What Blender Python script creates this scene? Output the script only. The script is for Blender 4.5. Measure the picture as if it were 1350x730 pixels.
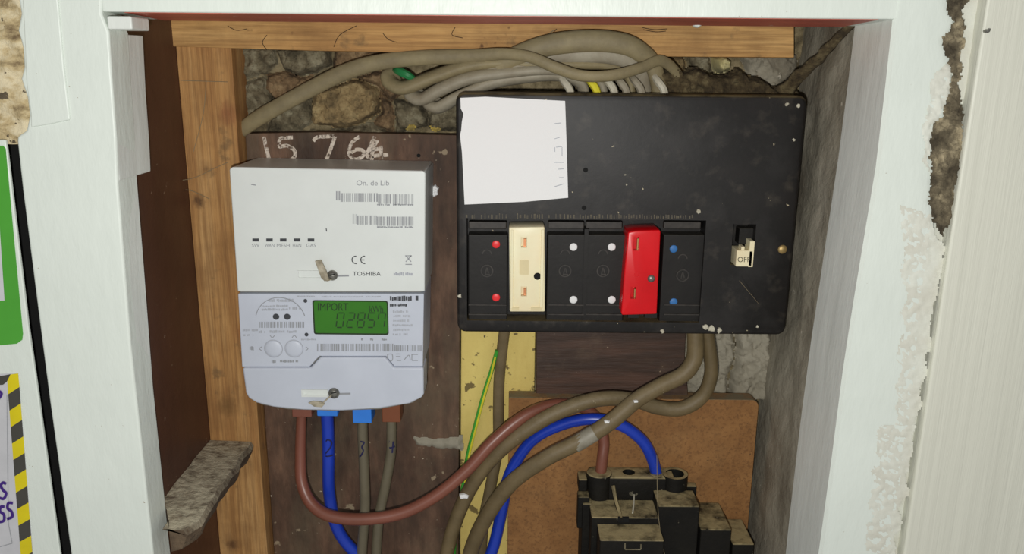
import bpy, bmesh, math, random
from mathutils import Vector, Matrix, noise
random.seed(7)
for o in list(bpy.data.objects): bpy.data.objects.remove(o)
SC = bpy.context.scene
COL = SC.collection

# ------------------------------------------------------------------ camera
W, H, F = 1350.0, 730.0, 1100.0
PITCH, ROLL, CZ = math.radians(14.4), 0.0096, 1.45
fw = Vector((0, math.cos(PITCH), -math.sin(PITCH)))
r0 = Vector((1, 0, 0)); u0 = Vector((0, math.sin(PITCH), math.cos(PITCH)))
RT = r0*math.cos(ROLL) + u0*math.sin(ROLL)
UP = u0*math.cos(ROLL) - r0*math.sin(ROLL)
CAM = Vector((0, 0, CZ))
cd = bpy.data.cameras.new('camera'); cam = bpy.data.objects.new('camera', cd); COL.objects.link(cam)
cd.sensor_fit = 'HORIZONTAL'; cd.sensor_width = 36.0; cd.lens = 36.0*F/W
cd.clip_start = 0.01; cd.clip_end = 20
cam.matrix_world = Matrix(((RT.x, UP.x, -fw.x, CAM.x), (RT.y, UP.y, -fw.y, CAM.y), (RT.z, UP.z, -fw.z, CAM.z), (0, 0, 0, 1)))
SC.camera = cam
# ------------------------------------------------------------------ light: dim room + phone torch beside the lens
w = bpy.data.worlds.new('room'); SC.world = w; w.use_nodes = True
w.node_tree.nodes['Background'].inputs[0].default_value = (1.0, 1.0, 0.97, 1)
w.node_tree.nodes['Background'].inputs[1].default_value = 0.28
ld = bpy.data.lights.new('torch', 'POINT'); ld.energy = 7.5; ld.shadow_soft_size = 0.005; ld.color = (1.0, 0.99, 0.955)
lo = bpy.data.objects.new('torch', ld); COL.objects.link(lo); lo.location = CAM + Vector((-0.012, -0.01, -0.028))
vs = SC.view_settings; vs.view_transform = 'Standard'; vs.look = 'None'; vs.exposure = 0.0; vs.gamma = 1.0; vs.use_curve_mapping = False

# ------------------------------------------------------------------ helpers
def P(px, py, d):
    r = fw*F + RT*(px - W/2) + UP*(H/2 - py)
    return CAM + r*(d/r.y)
def PP(pts, d): return [P(x, y, d) for x, y in pts]
def lin(c):
    c /= 255.0
    return c/12.92 if c <= 0.04045 else ((c+0.055)/1.055)**2.4
def A(r, g, b, k=0.62):
    return tuple(min(0.92, lin(v)/k) for v in (r, g, b))

def mat(name, c1, c2=None, c3=None, scale=40, stretch=(1, 1, 1), rough=.6, bump=0., bscale=150, bstretch=None,
        spec=.5, dust=None, specks=None, knots=None, metal=0., lo=.35, hi=.65, chalk=None, emit=None, detail=6, dirt=None):
    m = bpy.data.materials.new(name); m.use_nodes = True
    nt = m.node_tree; N = nt.nodes; L = nt.links
    b = N['Principled BSDF']
    b.inputs['Roughness'].default_value = rough; b.inputs['Metallic'].default_value = metal
    b.inputs['Specular IOR Level'].default_value = spec
    tc = N.new('ShaderNodeTexCoord')
    def mapped(st):
        mp = N.new('ShaderNodeMapping'); mp.inputs['Scale'].default_value = st
        L.new(tc.outputs['Object'], mp.inputs['Vector']); return mp.outputs['Vector']
    def nz(sc, st, det=detail):
        n = N.new('ShaderNodeTexNoise'); n.inputs['Scale'].default_value = sc; n.inputs['Detail'].default_value = det
        n.inputs['Roughness'].default_value = .62
        L.new(mapped(st), n.inputs['Vector']); return n.outputs['Fac']
    def ramp(fac, stops):
        r = N.new('ShaderNodeValToRGB'); e = r.color_ramp.elements
        while len(e) < len(stops): e.new(.5)
        for i, (p, c) in enumerate(stops):
            e[i].position = p; e[i].color = (*c, 1)
        L.new(fac, r.inputs['Fac']); return r.outputs['Color']
    def mix(fac, a, bb):
        x = N.new('ShaderNodeMix'); x.data_type = 'RGBA'
        L.new(fac, x.inputs[0])
        if isinstance(a, tuple): x.inputs[6].default_value = (*a, 1)
        else: L.new(a, x.inputs[6])
        if isinstance(bb, tuple): x.inputs[7].default_value = (*bb, 1)
        else: L.new(bb, x.inputs[7])
        return x.outputs[2]
    def bw(fac, p0, p1, v1=1.):
        return ramp(fac, [(p0, (0, 0, 0)), (p1, (v1, v1, v1))])
    if c2 is None: c2 = tuple(v*.88 for v in c1)
    stops = [(lo, c1), (hi, c2)] if c3 is None else [(lo, c1), ((lo+hi)/2, c2), (hi, c3)]
    col = ramp(nz(scale, stretch), stops)
    if knots:
        for kx, ky, kz, kr, kc in knots:
            vm = N.new('ShaderNodeVectorMath'); vm.operation = 'SUBTRACT'; vm.inputs[1].default_value = (kx, ky, kz)
            L.new(tc.outputs['Object'], vm.inputs[0])
            sc_ = N.new('ShaderNodeVectorMath'); sc_.operation = 'MULTIPLY'; sc_.inputs[1].default_value = (1, .3, .8)
            L.new(vm.outputs[0], sc_.inputs[0])
            ln = N.new('ShaderNodeVectorMath'); ln.operation = 'LENGTH'; L.new(sc_.outputs[0], ln.inputs[0])
            ad = N.new('ShaderNodeMath'); ad.operation = 'MULTIPLY_ADD'; ad.inputs[1].default_value = kr*.9; 
            L.new(nz(300, (1, 1, 1), 3), ad.inputs[0]); L.new(ln.outputs['Value'], ad.inputs[2])
            col = mix(ramp(ad.outputs[0], [(kr*.75, (.9, .9, .9)), (kr*1.5, (0, 0, 0))]), col, kc)
    for sc_, st_, p0, p1, amt, cc in (dirt or ()):
        col = mix(bw(nz(sc_, st_, 6), p0, p1, amt), col, cc)
    if specks:
        for sc_, th, cc in specks:
            col = mix(bw(nz(sc_, (1, 1, 1), 3), th, th+.03), col, cc)
    if dust:
        dc, amt, sc_ = dust
        g = N.new('ShaderNodeNewGeometry'); sx = N.new('ShaderNodeSeparateXYZ'); L.new(g.outputs['Normal'], sx.inputs[0])
        up = bw(sx.outputs['Z'], .25, .75, amt)
        mu = N.new('ShaderNodeMath'); mu.operation = 'MULTIPLY'
        L.new(up, mu.inputs[0]); L.new(bw(nz(sc_, (1, 1, 1)), .3, .55), mu.inputs[1])
        col = mix(mu.outputs[0], col, dc)
    L.new(col, b.inputs['Base Color'])
    if bump:
        bp = N.new('ShaderNodeBump'); bp.inputs['Strength'].default_value = 1.0; bp.inputs['Distance'].default_value = bump
        L.new(nz(bscale, bstretch or (1, 1, 1), 5), bp.inputs['Height']); L.new(bp.outputs[0], b.inputs['Normal'])
    if chalk:
        L.new(bw(nz(chalk, (1, 1, 1), 4), .36, .52), b.inputs['Alpha'])
    if emit:
        b.inputs['Emission Color'].default_value = (*emit[0], 1); b.inputs['Emission Strength'].default_value = emit[1]
    return m

def origin_of(o):
    while o.parent: o = o.parent
    return Vector(o.location)
def obj(name, bm, m, parent=None, smooth=False, bevel=0., seg=2, sub=0, angle=40):
    bmesh.ops.recalc_face_normals(bm, faces=bm.faces[:])
    me = bpy.data.meshes.new(name)
    bm.to_mesh(me); bm.free()
    if parent is not None: og = origin_of(parent)
    else:
        vs_ = [v.co for v in me.vertices]
        og = Vector((sum(v.x for v in vs_)/len(vs_), sum(v.y for v in vs_)/len(vs_), min(v.z for v in vs_)))
    me.transform(Matrix.Translation(-og))
    o = bpy.data.objects.new(name, me); COL.objects.link(o)
    if parent is not None: o.parent = parent
    else: o.location = og
    me.materials.append(m)
    if bevel:
        md = o.modifiers.new('bevel', 'BEVEL'); md.width = bevel; md.segments = seg; md.limit_method = 'ANGLE'; md.angle_limit = math.radians(35); md.harden_normals = True
    if sub:
        md = o.modifiers.new('sub', 'SUBSURF'); md.levels = sub; md.render_levels = sub
    if smooth or bevel:
        for f in me.polygons: f.use_smooth = True
        try: me.set_sharp_from_angle(angle=math.radians(angle))
        except Exception: pass
    return o
def tag(o, label=None, cat=None, group=None, kind=None):
    if label: o['label'] = label
    if cat: o['category'] = cat
    if group: o['group'] = group
    if kind: o['kind'] = kind
    return o
def thing(name, label, cat, loc, group=None):
    o = bpy.data.objects.new(name, None); COL.objects.link(o); o.location = loc; o.empty_display_size = .02
    return tag(o, label, cat, group)
def struct(o, label=None): return tag(o, label, None, None, 'structure')

def prism(pts, d1, bm=None):
    """polygon of world points lying in one y plane, pushed straight back to y = d1"""
    bm = bm or bmesh.new()
    a = [bm.verts.new(p) for p in pts]; b = [bm.verts.new((p[0], d1, p[2])) for p in pts]
    bm.faces.new(a); bm.faces.new(b[::-1])
    n = len(a)
    for i in range(n): bm.faces.new((a[i], b[i], b[(i+1) % n], a[(i+1) % n]))
    return bm
def pprism(px, d0, d1, bm=None): return prism(PP(px, d0), d1, bm)
def rect(x0, y0, x1, y1): return [(x0, y0), (x1, y0), (x1, y1), (x0, y1)]
def box(x0, x1, y0, y1, z0, z1, bm=None):
    bm = bm or bmesh.new()
    v = [bm.verts.new((x, y, z)) for x in (x0, x1) for y in (y0, y1) for z in (z0, z1)]
    for f in ((0, 1, 3, 2), (4, 6, 7, 5), (0, 4, 5, 1), (2, 3, 7, 6), (0, 2, 6, 4), (1, 5, 7, 3)): bm.faces.new([v[i] for i in f])
    return bm
def wbox(pa, pb, d0, d1, bm=None):
    """axis aligned box whose front face spans pixel corners pa, pb on plane d0"""
    a = P(*pa, d0); b = P(*pb, d0)
    return box(min(a.x, b.x), max(a.x, b.x), d0, d1, min(a.z, b.z), max(a.z, b.z), bm)
def rrect(x0, x1, z0, z1, r, n=5):
    out = []
    for cx, cz, a0 in ((x1-r, z1-r, 0), (x0+r, z1-r, 90), (x0+r, z0+r, 180), (x1-r, z0+r, 270)):
        for i in range(n+1):
            a = math.radians(a0 + 90*i/n); out.append((cx+r*math.cos(a), cz+r*math.sin(a)))
    return out
def rbox(pa, pb, d0, d1, r, bm=None):
    a = P(*pa, d0); b = P(*pb, d0)
    return prism([Vector((x, d0, z)) for x, z in rrect(min(a.x, b.x), max(a.x, b.x), min(a.z, b.z), max(a.z, b.z), r)], d1, bm)
def disc(px, py, rpx, d0, d1, n=20, bm=None, r1=None):
    bm = bm or bmesh.new(); c = P(px, py, d0); r = (P(px+rpx, py, d0)-c).length; q = r if r1 is None else r*r1
    a = [bm.verts.new((c.x+r*math.cos(2*math.pi*i/n), d0, c.z+r*math.sin(2*math.pi*i/n))) for i in range(n)]
    b = [bm.verts.new((c.x+q*math.cos(2*math.pi*i/n), d1, c.z+q*math.sin(2*math.pi*i/n))) for i in range(n)]
    bm.faces.new(a); bm.faces.new(b[::-1])
    for i in range(n): bm.faces.new((a[i], b[i], b[(i+1) % n], a[(i+1) % n]))
    return bm
def dome(px, py, rpx, d, h, bm=None, n=16):
    bm = bm or bmesh.new(); c = P(px, py, d); r = (P(px+rpx, py, d)-c).length
    rings = []
    for k in range(5):
        t = k/5*math.pi/2
        rings.append([bm.verts.new((c.x+r*math.cos(t)*math.cos(2*math.pi*i/n), d-h*math.sin(t), c.z+r*math.cos(t)*math.sin(2*math.pi*i/n))) for i in range(n)])
    top = bm.verts.new((c.x, d-h, c.z))
    for a, b in zip(rings, rings[1:]):
        for i in range(n): bm.faces.new((a[i], a[(i+1) % n], b[(i+1) % n], b[i]))
    for i in range(n): bm.faces.new((rings[-1][i], rings[-1][(i+1) % n], top))
    bm.faces.new(rings[0][::-1])
    return bm
def ring(px, py, rpx, wpx, d0, d1, n=24, a0=0, a1=360, bm=None):
    bm = bm or bmesh.new(); c = P(px, py, d0); r = (P(px+rpx, py, d0)-c).length; q = r-(P(px+wpx, py, d0)-c).length
    full = a1-a0 >= 360; prev = None; first = None
    for i in range(n+1):
        t = math.radians(a0+(a1-a0)*i/n)
        if full and i == n: cur = first
        else:
            cs, sn = math.cos(t), math.sin(t)
            cur = [bm.verts.new((c.x+rr*cs, dd, c.z+rr*sn)) for rr, dd in ((r, d0), (q, d0), (q, d1), (r, d1))]
        if i == 0: first = cur
        if prev:
            for k in range(4): bm.faces.new((prev[k], prev[(k+1) % 4], cur[(k+1) % 4], cur[k]))
        prev = cur
    return bm
def spline(pts, per=8):
    """Catmull-Rom through tuples of equal length"""
    out = []; n = len(pts)
    for i in range(n-1):
        p0 = pts[max(i-1, 0)]; p1 = pts[i]; p2 = pts[i+1]; p3 = pts[min(i+2, n-1)]
        for k in range(per):
            t = k/per
            out.append(tuple(.5*((2*b)+(c-a)*t+(2*a-5*b+4*c-d)*t*t+(3*b-a-3*c+d)*t*t*t) for a, b, c, d in zip(p0, p1, p2, p3)))
    out.append(tuple(pts[-1])); return out
def tube(path, n=12, bm=None, flat=None, lump=0.):
    """path: (x, y, z, r) samples"""
    bm = bm or bmesh.new(); rings = []; up = Vector((0, -1, 0)); prevn = None
    for i, s in enumerate(path):
        p = Vector(s[:3]); a = Vector(path[max(i-1, 0)][:3]); b = Vector(path[min(i+1, len(path)-1)][:3])
        t = (b-a).normalized()
        nn = (up - t*up.dot(t)) if prevn is None else (prevn - t*prevn.dot(t))
        if nn.length < 1e-5: nn = Vector((0, 0, 1)) - t*t.z
        nn.normalize(); prevn = nn; bb = t.cross(nn)
        rr = []
        for k in range(n):
            an = 2*math.pi*k/n; r = s[3]
            fn = r*(flat or 1.)
            if lump: r *= 1+lump*noise.noise(Vector((p.x*90+k, p.y*90, p.z*90)))
            rr.append(bm.verts.new(p + nn*(fn*math.cos(an)) + bb*(r*math.sin(an))))
        rings.append(rr)
    for a, b in zip(rings, rings[1:]):
        for k in range(n): bm.faces.new((a[k], a[(k+1) % n], b[(k+1) % n], b[k]))
    bm.faces.new(rings[0]); bm.faces.new(rings[-1][::-1])
    return bm
def cable_path(pts, per=8):
    return spline([(*P(x, y, d), r) for x, y, d, r in pts], per)
def ribbon(strokes, wpx, d, bm=None, cyl=None):
    """pen strokes given in pixels, laid on plane y=d (or on a cylinder (cx_px, radius, centre depth))"""
    bm = bm or bmesh.new()
    for st in strokes:
        s = spline(st, 5) if len(st) > 2 else st
        L, R = [], []
        for i, (x, y) in enumerate(s):
            a = s[max(i-1, 0)]; b = s[min(i+1, len(s)-1)]
            tx, ty = b[0]-a[0], b[1]-a[1]; l = math.hypot(tx, ty) or 1
            nx, ny = -ty/l*wpx/2, tx/l*wpx/2
            for lst, sg in ((L, 1), (R, -1)):
                q = P(x+nx*sg, y+ny*sg, d)
                if cyl:
                    c = P(cyl[0], y, d); dx = min(abs(q.x-c.x), cyl[1]*.95)
                    q.y = cyl[2]-math.sqrt(cyl[1]**2-dx*dx)-.0003
                lst.append(bm.verts.new(q))
        for i in range(len(L)-1): bm.faces.new((L[i], L[i+1], R[i+1], R[i]))
    return bm
def quads(rects, d, bm=None):
    bm = bm or bmesh.new()
    for r in rects:
        pts = rect(*r) if len(r) == 4 and not isinstance(r[0], tuple) else r
        bm.faces.new([bm.verts.new(p) for p in PP(pts, d)])
    return bm
def text_bm(txt, x0, y0, x1, y1, d, bm=None, shear=0., curve=None):
    bm = bm or bmesh.new()
    cu = bpy.data.curves.new('t', 'FONT'); cu.body = txt; cu.resolution_u = 3
    o = bpy.data.objects.new('t', cu); COL.objects.link(o)
    me = bpy.data.meshes.new_from_object(o.evaluated_get(bpy.context.evaluated_depsgraph_get()))
    bpy.data.objects.remove(o); bpy.data.curves.remove(cu)
    xs = [v.co.x for v in me.vertices]; ys = [v.co.y for v in me.vertices]
    ax, bx, ay, by = min(xs), max(xs), min(ys), max(ys)
    vv = []
    for v in me.vertices:
        u = (v.co.x-ax)/(bx-ax); t = (v.co.y-ay)/(by-ay)
        vv.append(bm.verts.new(P(x0+(x1-x0)*u+shear*t, y1+(y0-y1)*t, d)))
    for f in me.polygons:
        try: bm.faces.new([vv[i] for i in f.vertices])
        except ValueError: pass
    bpy.data.meshes.remove(me)
    return bm
def marks(x0, y0, x1, y1, rng, gap=.35, wmin=1., wmax=2.6):
    """too small to read in the photograph: a row of tiny printed strokes"""
    out = []; x = x0
    while x < x1:
        wd = rng.uniform(wmin, wmax)
        if rng.random() > .12: out.append((x, y0+rng.uniform(0, (y1-y0)*.35), min(x+wd, x1), y1-rng.uniform(0, (y1-y0)*.2)))
        x += wd+gap*rng.uniform(.6, 1.8)
    return out
def bars(x0, y0, x1, y1, rng):
    out = []; x = x0
    while x < x1:
        wd = rng.choice((.5, .7, 1.0, 1.6)); out.append((x, y0, min(x+wd, x1), y1)); x += wd+rng.choice((.5, .7, 1.1, 1.8))
    return out
def boolean(bm, cutters, bevel=0.):
    me = bpy.data.meshes.new('b'); bmesh.ops.recalc_face_normals(bm, faces=bm.faces[:]); bm.to_mesh(me); bm.free()
    o = bpy.data.objects.new('b', me); COL.objects.link(o); tmp = [o]
    if bevel:
        md = o.modifiers.new('v', 'BEVEL'); md.width = bevel; md.segments = 3; md.limit_method = 'ANGLE'
    for c in cutters:
        mc = bpy.data.meshes.new('c'); bmesh.ops.recalc_face_normals(c, faces=c.faces[:]); c.to_mesh(mc); c.free()
        oc = bpy.data.objects.new('c', mc); COL.objects.link(oc); tmp.append(oc)
        md = o.modifiers.new('d', 'BOOLEAN'); md.operation = 'DIFFERENCE'; md.object = oc; md.solver = 'EXACT'
    dg = bpy.context.evaluated_depsgraph_get(); dg.update()
    r = bmesh.new(); r.from_mesh(o.evaluated_get(dg).to_mesh())
    for t in tmp: bpy.data.objects.remove(t)
    return r
def grid_sheet(corners, nu, nv, amp, freq, seed=0., axis=Vector((0, -1, 0)), octaves=4):
    """bumpy sheet between four world corners (tl, tr, br, bl)"""
    bm = bmesh.new(); tl, tr, br, bl = corners; V = []
    for j in range(nv+1):
        row = []
        for i in range(nu+1):
            u, v = i/nu, j/nv
            p = (tl*(1-u)+tr*u)*(1-v)+(bl*(1-u)+br*u)*v
            n = noise.fractal(Vector((p.x*freq+seed, p.y*freq, p.z*freq)), .9, 2.1, octaves)
            row.append(bm.verts.new(p+axis*(amp*n)))
        V.append(row)
    for j in range(nv):
        for i in range(nu): bm.faces.new((V[j][i], V[j][i+1], V[j+1][i+1], V[j+1][i]))
    return bm
def lump(pts, d0, d1, jit=.0015, seed=0):
    """irregular stone from a pixel outline: base ring at d1, rounded face at d0"""
    rng = random.Random(seed); bm = bmesh.new(); base = [Vector(p) for p in PP(pts, d1)]
    sm = []
    n = len(base)
    for i in range(n):
        a, b = base[i], base[(i+1) % n]
        sm += [a, a.lerp(b, .5)+Vector((rng.uniform(-1, 1), 0, rng.uniform(-1, 1)))*jit]
    c = sum(sm, Vector())/len(sm); rings = []
    for k, (s, t) in enumerate(((1, 0), (.97, .55), (.82, .9), (.45, 1.0))):
        rr = []
        for p in sm:
            q = c+(p-c)*s; q.y = d1+(d0-d1)*t
            q += Vector((rng.uniform(-1, 1), rng.uniform(-1, 1), rng.uniform(-1, 1)))*jit*(.6 if k else .2)
            rr.append(bm.verts.new(q))
        rings.append(rr)
    m = len(sm)
    for a, b in zip(rings, rings[1:]):
        for i in range(m): bm.faces.new((a[i], a[(i+1) % m], b[(i+1) % m], b[i]))
    top = bm.verts.new((c.x, d0-jit*.3, c.z))
    for i in range(m): bm.faces.new((rings[-1][i], rings[-1][(i+1) % m], top))
    bm.faces.new(rings[0][::-1])
    return bm
def crag(outline, d0, d1, seed, step=1.6, rough=.0034, freq=.07):
    """rough broken stone face: height field inside a pixel outline, falling away to the joint"""
    xs = [p[0] for p in outline]; ys_ = [p[1] for p in outline]; n = len(outline)
    def info(x, y):
        c = False; dm = 1e9
        for i in range(n):
            (ax, ay), (bx, by) = outline[i], outline[i-1]
            if (ay > y) != (by > y) and x < (bx-ax)*(y-ay)/(by-ay)+ax: c = not c
            t = max(0, min(1, ((x-ax)*(bx-ax)+(y-ay)*(by-ay))/((bx-ax)**2+(by-ay)**2+1e-9)))
            dm = min(dm, math.hypot(x-ax-t*(bx-ax), y-ay-t*(by-ay)))
        return dm if c else -dm
    bm = bmesh.new(); V = {}
    nx = int((max(xs)-min(xs))/step)+2; ny = int((max(ys_)-min(ys_))/step)+2
    def vert(i, j):
        if (i, j) not in V:
            x, y = min(xs)+(i-.5)*step, min(ys_)+(j-.5)*step
            e = info(x, y)+2.5*noise.noise(Vector((x*.15, y*.15, seed)))
            t = max(0., min(1., e/5.)); t = t**.5
            p = P(x, y, d1); p.y = d1+(d0-d1)*t-rough*t*noise.fractal(Vector((x*freq, y*freq, seed)), .7, 2.2, 5)
            V[(i, j)] = (bm.verts.new(p), e)
        return V[(i, j)]
    for i in range(nx):
        for j in range(ny):
            q = [vert(i, j), vert(i+1, j), vert(i+1, j+1), vert(i, j+1)]
            if max(v[1] for v in q) > -.5: bm.faces.new([v[0] for v in q])
    bmesh.ops.delete(bm, geom=[v for v in bm.verts if not v.link_faces], context='VERTS')
    return bm
def loft(sections, closed_ends=True, bm=None):
    bm = bm or bmesh.new(); R = [[bm.verts.new(p) for p in s] for s in sections]; n = len(R[0])
    for a, b in zip(R, R[1:]):
        for i in range(n): bm.faces.new((a[i], a[(i+1) % n], b[(i+1) % n], b[i]))
    if closed_ends: bm.faces.new(R[0][::-1]); bm.faces.new(R[-1])
    return bm

# depth planes (metres in front of the lens)
DF = .464      # painted face of the cupboard frame
DB = .607      # face of the brown boards
DM = .625      # rubble wall
ZLOW, ZTOP = CZ-.52, CZ+.10

# ------------------------------------------------------------------ materials
wht = mat('white_gloss_paint', A(231, 238, 230, 1.0), A(224, 231, 223, 1.0), scale=9, rough=.42, bump=.0012, bscale=28, bstretch=(1.6, 1.6, .55),
          specks=[(260, .73, A(170, 160, 140, 1.))])
wht_in = mat('white_reveal_paint', A(234, 238, 232, 1.0), A(226, 230, 224, 1.0), scale=30, stretch=(1, 1, .3), rough=.4, bump=.0007, bscale=60,
             bstretch=(1.2, 1.2, .3))
wht_r = mat('cream_white_board_paint', A(226, 226, 212, 1.0), A(218, 218, 204, 1.0), scale=60, stretch=(3, 3, .05), rough=.5, bump=.0006, bscale=160, bstretch=(2, 2, .05))
plast = mat('bare_plaster', A(226, 228, 217, 1.), A(213, 211, 198, 1.), scale=45, rough=.8, bump=.0006, bscale=90)
mould = mat('crumbled_plaster', A(70, 62, 48, .9), A(110, 100, 80, .9), A(176, 162, 132, .9), scale=95, rough=.95, bump=.003, bscale=200, lo=.38, hi=.68)
oldpl = mat('exposed_old_plaster', A(120, 100, 72, 1.), A(196, 176, 134, 1.), A(224, 210, 176, 1.), scale=60, stretch=(1, 1, 1.6), rough=.9, bump=.002, bscale=130, lo=.33, hi=.56,
            specks=[(120, .62, A(96, 84, 66, 1.))])
redp = mat('red_oxide_paint', A(132, 64, 50, .40), A(112, 52, 41, .40), scale=50, stretch=(.3, 1, 1), rough=.45, bump=.0006, specks=[(80, .70, A(190, 170, 160, .8))])
brnp = mat('brown_gloss_board', A(60, 36, 26, .5), A(50, 29, 21, .5), scale=30, stretch=(1, 1, .4), rough=.45, bump=.0006, bscale=60, specks=[(210, .71, A(120, 104, 90, .6))])
def wood(name, cs, knots=None, st=(1, 1, .07), sc=70, specks=None):
    st2 = tuple(v*.5 if v < 1 else 1 for v in st)
    return mat(name, *cs, scale=sc, stretch=st, rough=.75, bump=.0005, bscale=sc*6, bstretch=st2, knots=knots, specks=specks, lo=.3, hi=.7, detail=8,
               dirt=[(sc*7, st2, .42, .62, .55, tuple(v*.55 for v in cs[0])), (22, (1, 1, 1), .45, .72, .6, tuple(v*.5 for v in cs[0])), (55, (1, 1, 1), .60, .70, .55, A(74, 60, 40, .55))])
brown_dark = mat('dark_varnished_board', A(70, 48, 37, .62), A(52, 36, 27, .62), A(42, 29, 22, .62), scale=60, stretch=(.15, 1, 1), rough=.6, bump=.0006, bscale=240, bstretch=(.1, 1, 1),
                 dirt=[(30, (1, 1, 1), .55, .7, .5, A(78, 62, 48, .6))], specks=[(240, .69, A(130, 112, 92, .6))])
brown_board = mat('brown_stained_board', A(104, 78, 61, .60), A(74, 54, 41, .60), A(48, 35, 26, .60), scale=34, stretch=(1, 1, .4), rough=.72, bump=.0008, bscale=220, bstretch=(1, 1, .3),
                  dirt=[(120, (1, 1, .12), .45, .65, .55, A(52, 38, 28, .56)), (16, (1, 1, .6), .5, .7, .6, A(92, 80, 62, .56))], specks=[(70, .685, A(120, 106, 86, .56)), (240, .695, A(150, 138, 120, .58))])
yel = mat('yellow_painted_timber', A(186, 168, 98, .55), A(170, 150, 84, .55), scale=30, stretch=(1, 1, .3), rough=.7, bump=.0006, specks=[(70, .62, A(96, 82, 46, .55)), (170, .67, A(70, 58, 38, .55))])
chip = mat('hardboard', A(132, 94, 54, .64), A(124, 87, 49, .64), A(116, 80, 44, .64), scale=60, rough=.8, bump=.0004, bscale=500, dirt=[(500, (1, 1, 1), .5, .62, .7, A(92, 62, 34, .56)), (20, (1, 1, 1), .5, .75, .5, A(100, 76, 48, .56))], specks=[(420, .66, A(70, 50, 30, .56))],
           dust=(A(96, 88, 70, .5), .9, 60))
rubble = mat('rubble_mortar', A(58, 51, 38, .58), A(92, 82, 60, .58), A(124, 112, 86, .58), scale=90, rough=.95, bump=.003, bscale=220, lo=.32, hi=.62)
st_tan = mat('tan_stone', A(80, 68, 47, .6), A(122, 104, 72, .6), A(140, 124, 90, .6), scale=80, rough=.95, bump=.002, bscale=300)
st_gry = mat('grey_stone', A(62, 56, 42, .6), A(94, 86, 67, .6), A(122, 116, 96, .6), scale=90, rough=.95, bump=.002, bscale=300)
st_red = mat('reddish_stone', A(70, 56, 40, .6), A(104, 84, 60, .6), A(126, 106, 78, .6), scale=90, rough=.95, bump=.002, bscale=300)
cement = mat('grey_cement_render', A(88, 82, 70, .5), A(112, 107, 94, .5), A(126, 121, 108, .5), scale=24, stretch=(1, 1, .5), rough=.92, bump=.0016, bscale=110, specks=[(140, .69, A(150, 144, 130, .5))])
sheath = mat('dusty_grey_sheath', A(124, 113, 84, .66), A(106, 96, 72, .66), scale=60, rough=.6, dust=(A(128, 118, 92, .6), .6, 90), bump=.0003, bscale=300)
sheath_l = mat('pale_grey_sheath', A(134, 128, 112, .62), A(114, 106, 90, .62), scale=50, rough=.6, dust=(A(140, 132, 112, .6), .6, 90), bump=.0003, bscale=300)
sheath_d = mat('brown_grey_tail_sheath', A(98, 84, 58, .64), A(82, 70, 47, .64), scale=45, rough=.55, dust=(A(116, 104, 80, .62), .5, 80), bump=.0003, bscale=300, specks=[(150, .70, A(150, 140, 116, .6))])
sheath_g = mat('grey_tail_sheath', A(90, 84, 68, .58), A(80, 74, 60, .58), scale=40, rough=.45)
brn_c = mat('brown_insulation', A(112, 66, 52, .66), A(102, 60, 46, .66), scale=30, rough=.38, spec=.6)
blu_c = mat('blue_insulation', A(22, 52, 158, .66), A(18, 46, 144, .66), scale=30, rough=.35, spec=.6)
grnd = mat('dark_green_insulation', A(30, 104, 58, .62), rough=.45)
grn = mat('green_insulation', A(52, 140, 44, .62), rough=.4)
ylw = mat('yellow_insulation', A(196, 186, 50, .62), rough=.4)
whtc = mat('white_insulation', A(176, 172, 156, .62), A(140, 134, 118, .62), rough=.5)
ink = mat('dark_pen_ink', A(22, 20, 60, .62), rough=.5)
black = mat('black_bakelite', A(24, 21, 20, .70), A(17, 15, 14, .70), A(32, 30, 29, .70), scale=22, rough=.5, spec=.38, bump=.00006, bscale=300,
            specks=[(190, .725, A(150, 140, 116, .6))], dust=(A(84, 74, 52, .55), .9, 60), dirt=[(60, (1, 1, 1), .55, .75, .4, A(70, 64, 56, .6))])
pale_black = mat('worn_lit_black_edge', A(50, 46, 42, .66), A(34, 31, 29, .66), scale=200, rough=.5, spec=.4)  # paler black: wear and dust on mouldings, plus lit top ledges painted in
black2 = mat('black_carrier_plastic', A(25, 23, 21, .70), A(19, 17, 16, .70), scale=60, rough=.5, spec=.32, bump=.0001, bscale=200, dust=(A(70, 66, 58, .55), .4, 80))
cutm = mat('dusty_black_bakelite', A(12, 11, 9, .6), A(20, 18, 14, .6), scale=50, rough=.65, spec=.25, bump=.0006, bscale=160, dust=(A(124, 112, 82, .50), .97, 70),
           specks=[(120, .69, A(78, 74, 62, .55))])
hole = mat('black_hollow', (.004, .004, .004), rough=.9)
cream = mat('cream_plastic', A(228, 202, 170, .68), A(220, 194, 160, .68), scale=40, rough=.4)
creamd = mat('cream_plastic_pad', A(196, 182, 142, .66), rough=.5)
redpl = mat('red_plastic', A(196, 6, 18, .72), A(180, 4, 14, .72), scale=30, rough=.32)
dot_r = mat('red_dot', A(226, 40, 44, .66), rough=.4)
dot_w = mat('white_dot', A(240, 232, 204, .60), rough=.7)
dot_b = mat('blue_dot', A(40, 92, 146, .62), rough=.5)
brass = mat('brass', A(150, 128, 84, .6), rough=.45, metal=.6)
steel = mat('dull_steel', A(130, 128, 120, .7), A(84, 84, 82, .7), scale=300, rough=.4, metal=.7)
lead = mat('seal_lead', A(164, 156, 138, .7), A(120, 112, 94, .7), scale=200, rough=.5, bump=.0003, bscale=400)
mtop = mat('meter_white_plastic', A(203, 207, 204, .76), A(198, 202, 199, .76), scale=30, rough=.42)
mlow = mat('meter_cool_plastic', A(178, 183, 194, .72), A(172, 177, 188, .72), scale=30, rough=.42)
mbody = mat('meter_grey_base', A(120, 118, 112, .62), A(108, 106, 100, .62), scale=30, rough=.5)
pr_d = mat('dark_print', A(52, 54, 58, .66), rough=.6)
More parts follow.
